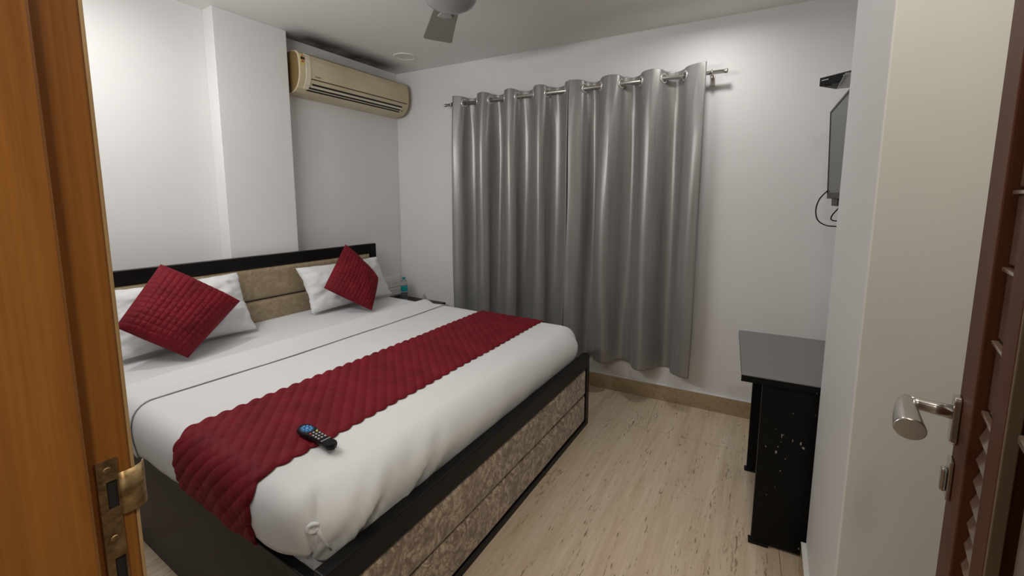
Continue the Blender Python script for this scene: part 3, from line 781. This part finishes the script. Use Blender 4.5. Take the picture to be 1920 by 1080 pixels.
# ------------------------------------------------------------------ nightstand, bottle, switchboard
ns = tag(empty('nightstand', (.30, -.22, 0)), 'small black nightstand in the corner between bed and window wall', 'nightstand')
box('nightstand_top', (-.285, -.212, .505), (.285, .185, .528), black_lam, ns, .003)
box('nightstand_body', (-.27, -.20, .04), (.27, .175, .505), black_lam, ns, .003)
box('drawer', (.270, -.19, .30), (.284, .165, .495), black_lam, ns, .003); box('plinth', (-.255, -.185, 0), (.255, .16, .041), black_lam, ns)
bt = tag(empty('water_bottle', (.193, -.165, .528)), 'clear plastic water bottle with teal label and cap on the nightstand', 'bottle')
lathe('bottle_body', [(.026, .0), (.031, .004), (.0315, .012), (.030, .02), (.0315, .028), (.030, .036), (.0315, .046), (.0315, .070), (.0305, .075), (.0315, .08), (.0315, .152), (.030, .160), (.024, .176), (.015, .19), (.0125, .196), (.0125, .203)], glass_m, bt, 28)
lathe('label', [(.0319, .088), (.0321, .089), (.0321, .134), (.0319, .135)], teal, bt, 28, caps=False)
for z_ in (.018, .034, .050, .064): lathe('label_print', [(.0319, z_), (.0320, z_+.002), (.0320, z_+.007), (.0319, z_+.008)], ink, bt, 28, caps=False)
lathe('cap', [(.0145, .200), (.0148, .201), (.0148, .215), (.013, .218), (.001, .218)], teal_cap, bt, 20)
sb = lathe('small_grey_cone', [(.030, 0), (.031, .004), (.022, .035), (.012, .062), (.008, .072), (.008, .078), (.001, .080)], mat('frosted_grey', (.33, .33, .32), .4, 0, Transmission_Weight=.25), None, 20, (.430, -.150, .528))  # plain grey cone, slightly translucent
tag(sb, 'small grey cone-shaped object standing on the nightstand', 'bottle')
sw = tag(empty('switchboard', (0, -.140, .675)), 'white switch and socket plate on the wall above the nightstand', 'switchboard')
box('plate', (.0005, -.108, -.052), (.012, .105, .056), white_plastic, sw, .003)
for k in range(4): box('rocker_switch', (.011, -.092+k*.030, -.022), (.016, -.066+k*.030, .022), white_plastic, sw, .002)
sk = box('socket', (.011, .034, -.030), (.0145, .092, .032), white_plastic, sw, .002)
for y_, z_ in ((.050, -.010), (.076, -.010), (.063, .014)):
    o = lathe('socket_hole', [(.004, 0), (.004, .0008), (.0001, .0009)], dark_gap, sk, 12, caps=False, smooth=False); o.rotation_euler = (0, math.pi/2, 0); o.location = (.0144, y_, z_)
ju = tag(box('junction_box', (.0005, -.248, .545), (.030, -.030, .615), white_plastic, None, .003), 'plain white box on the wall under the switch plate', 'junction box')

# ------------------------------------------------------------------ desk in the niche
DA = math.radians(4.2)
dk = tag(empty('desk', (3.04, -1.035, 0), DA), 'small black desk with scuffed side panel against the niche wall', 'desk')
box('desk_top', (-.008, -.004, .722), (.50, .680, .750), desk_top_m, dk, .003)
box('top_edge', (-.0095, -.006, .720), (.50, -.003, .7465), black_lam2, dk, .001)
for y_ in (.006, .560):
    sp_ = box('side_panel', (.070, y_, .012), (.49, y_+.022, .722), black_lam2, dk, .002)
    box('foot_strip', (.060, y_-.006, 0), (.135, y_+.028, .014), black_pl, dk, .003)
    box('foot_strip', (.42, y_-.004, 0), (.49, y_+.026, .014), black_pl, dk, .003)
box('back_panel', (.45, .028, .30), (.468, .560, .722), black_lam, dk)
box('apron', (.10, .028, .640), (.118, .560, .722), black_lam, dk, .002)

# ------------------------------------------------------------------ television, set-top box, shelf, cable
tv = tag(empty('television', (3.345, -.550, 1.705)), 'flat black television mounted on the niche wall above the desk', 'television')
tv.rotation_euler = (0, math.radians(-2.5), math.radians(1.5))
box('tv_body', (.0, -.37, -.225), (.032, .37, .225), black_pl, tv, .006)
box('screen', (-.0015, -.352, -.198), (.001, .352, .212), screen_m, tv)
for a, c, d, e in ((-.37, .37, .213, .225), (-.37, .37, -.225, -.199)): box('bezel', (-.004, a, d), (.002, c, e), black_pl, tv, .001)
for a, c in ((-.37, -.353), (.353, .37)): box('bezel', (-.004, a, -.225), (.002, c, .225), black_pl, tv, .001)
box('wall_bracket', (.032, -.10, -.10), (.190, .10, .10), black_pl, tv); box('stand_neck', (.004, .08, -.262), (.026, .27, -.224), black_pl, tv, .003)
sh = tag(empty('wall_shelf', (WR, -.555, 2.002)), 'grey glass wall shelf under the set-top box', 'shelf')
box('shelf_plate', (-.240, -.125, -.010), (-.001, .135, 0), shelf_glass, sh, .001)
for y_ in (-.09, .09): box('shelf_bracket', (-.15, y_-.008, -.026), (-.001, y_+.008, -.010), steel, sh, .001)
st = tag(empty('set_top_box', (3.248, -.450, 2.0025), -math.atan2(.593, .805)), 'black set-top box set askew on the glass shelf above the television', 'set-top box')
box('box_body', (0, 0, .003), (.235, .125, .043), black_pl, st, .003)
for x_ in (.02, .20): box('rubber_foot', (x_, .01, 0), (x_+.02, .03, .004), black_pl, st)
box('logo_mark', (.010, -.001, .026), (.040, .0005, .030), grey_btn, st); box('power_light', (.102, -.001, .026), (.112, .0005, .030), grey_btn, st)
def bez(pts, n_=14):
    o = []
    P = [Vector(p) for p in pts]; P = [P[0]*2-P[1]]+P+[P[-1]*2-P[-2]]
    for i in range(1, len(P)-2):
        for j in range(n_):
            t = j/n_; a, b_, c, d = P[i-1:i+3]
            o.append(.5*((2*b_)+(c-a)*t+(2*a-5*b_+4*c-d)*t*t+(3*b_-a-3*c+d)*t**3))
    o.append(P[-2]); return o
cb = tube('television_cable', bez([(3.385, -.20, 1.55), (3.345, -.20, 1.525), (3.310, -.20, 1.48), (3.297, -.20, 1.425), (3.305, -.22, 1.372), (3.335, -.24, 1.345), (3.38, -.30, 1.340), (3.552, -.40, 1.350)]), .0032, black_pl)
tag(cb, 'thin black cable looping below the television', 'cable')
cb2 = tube('power_lead', bez([(3.40, -.42, 1.49), (3.375, -.40, 1.44), (3.352, -.36, 1.395), (3.358, -.34, 1.372), (3.40, -.36, 1.372), (3.552, -.42, 1.385)]), .003, black_pl)
tag(cb2, 'short black power lead hooked under the television', 'cable')
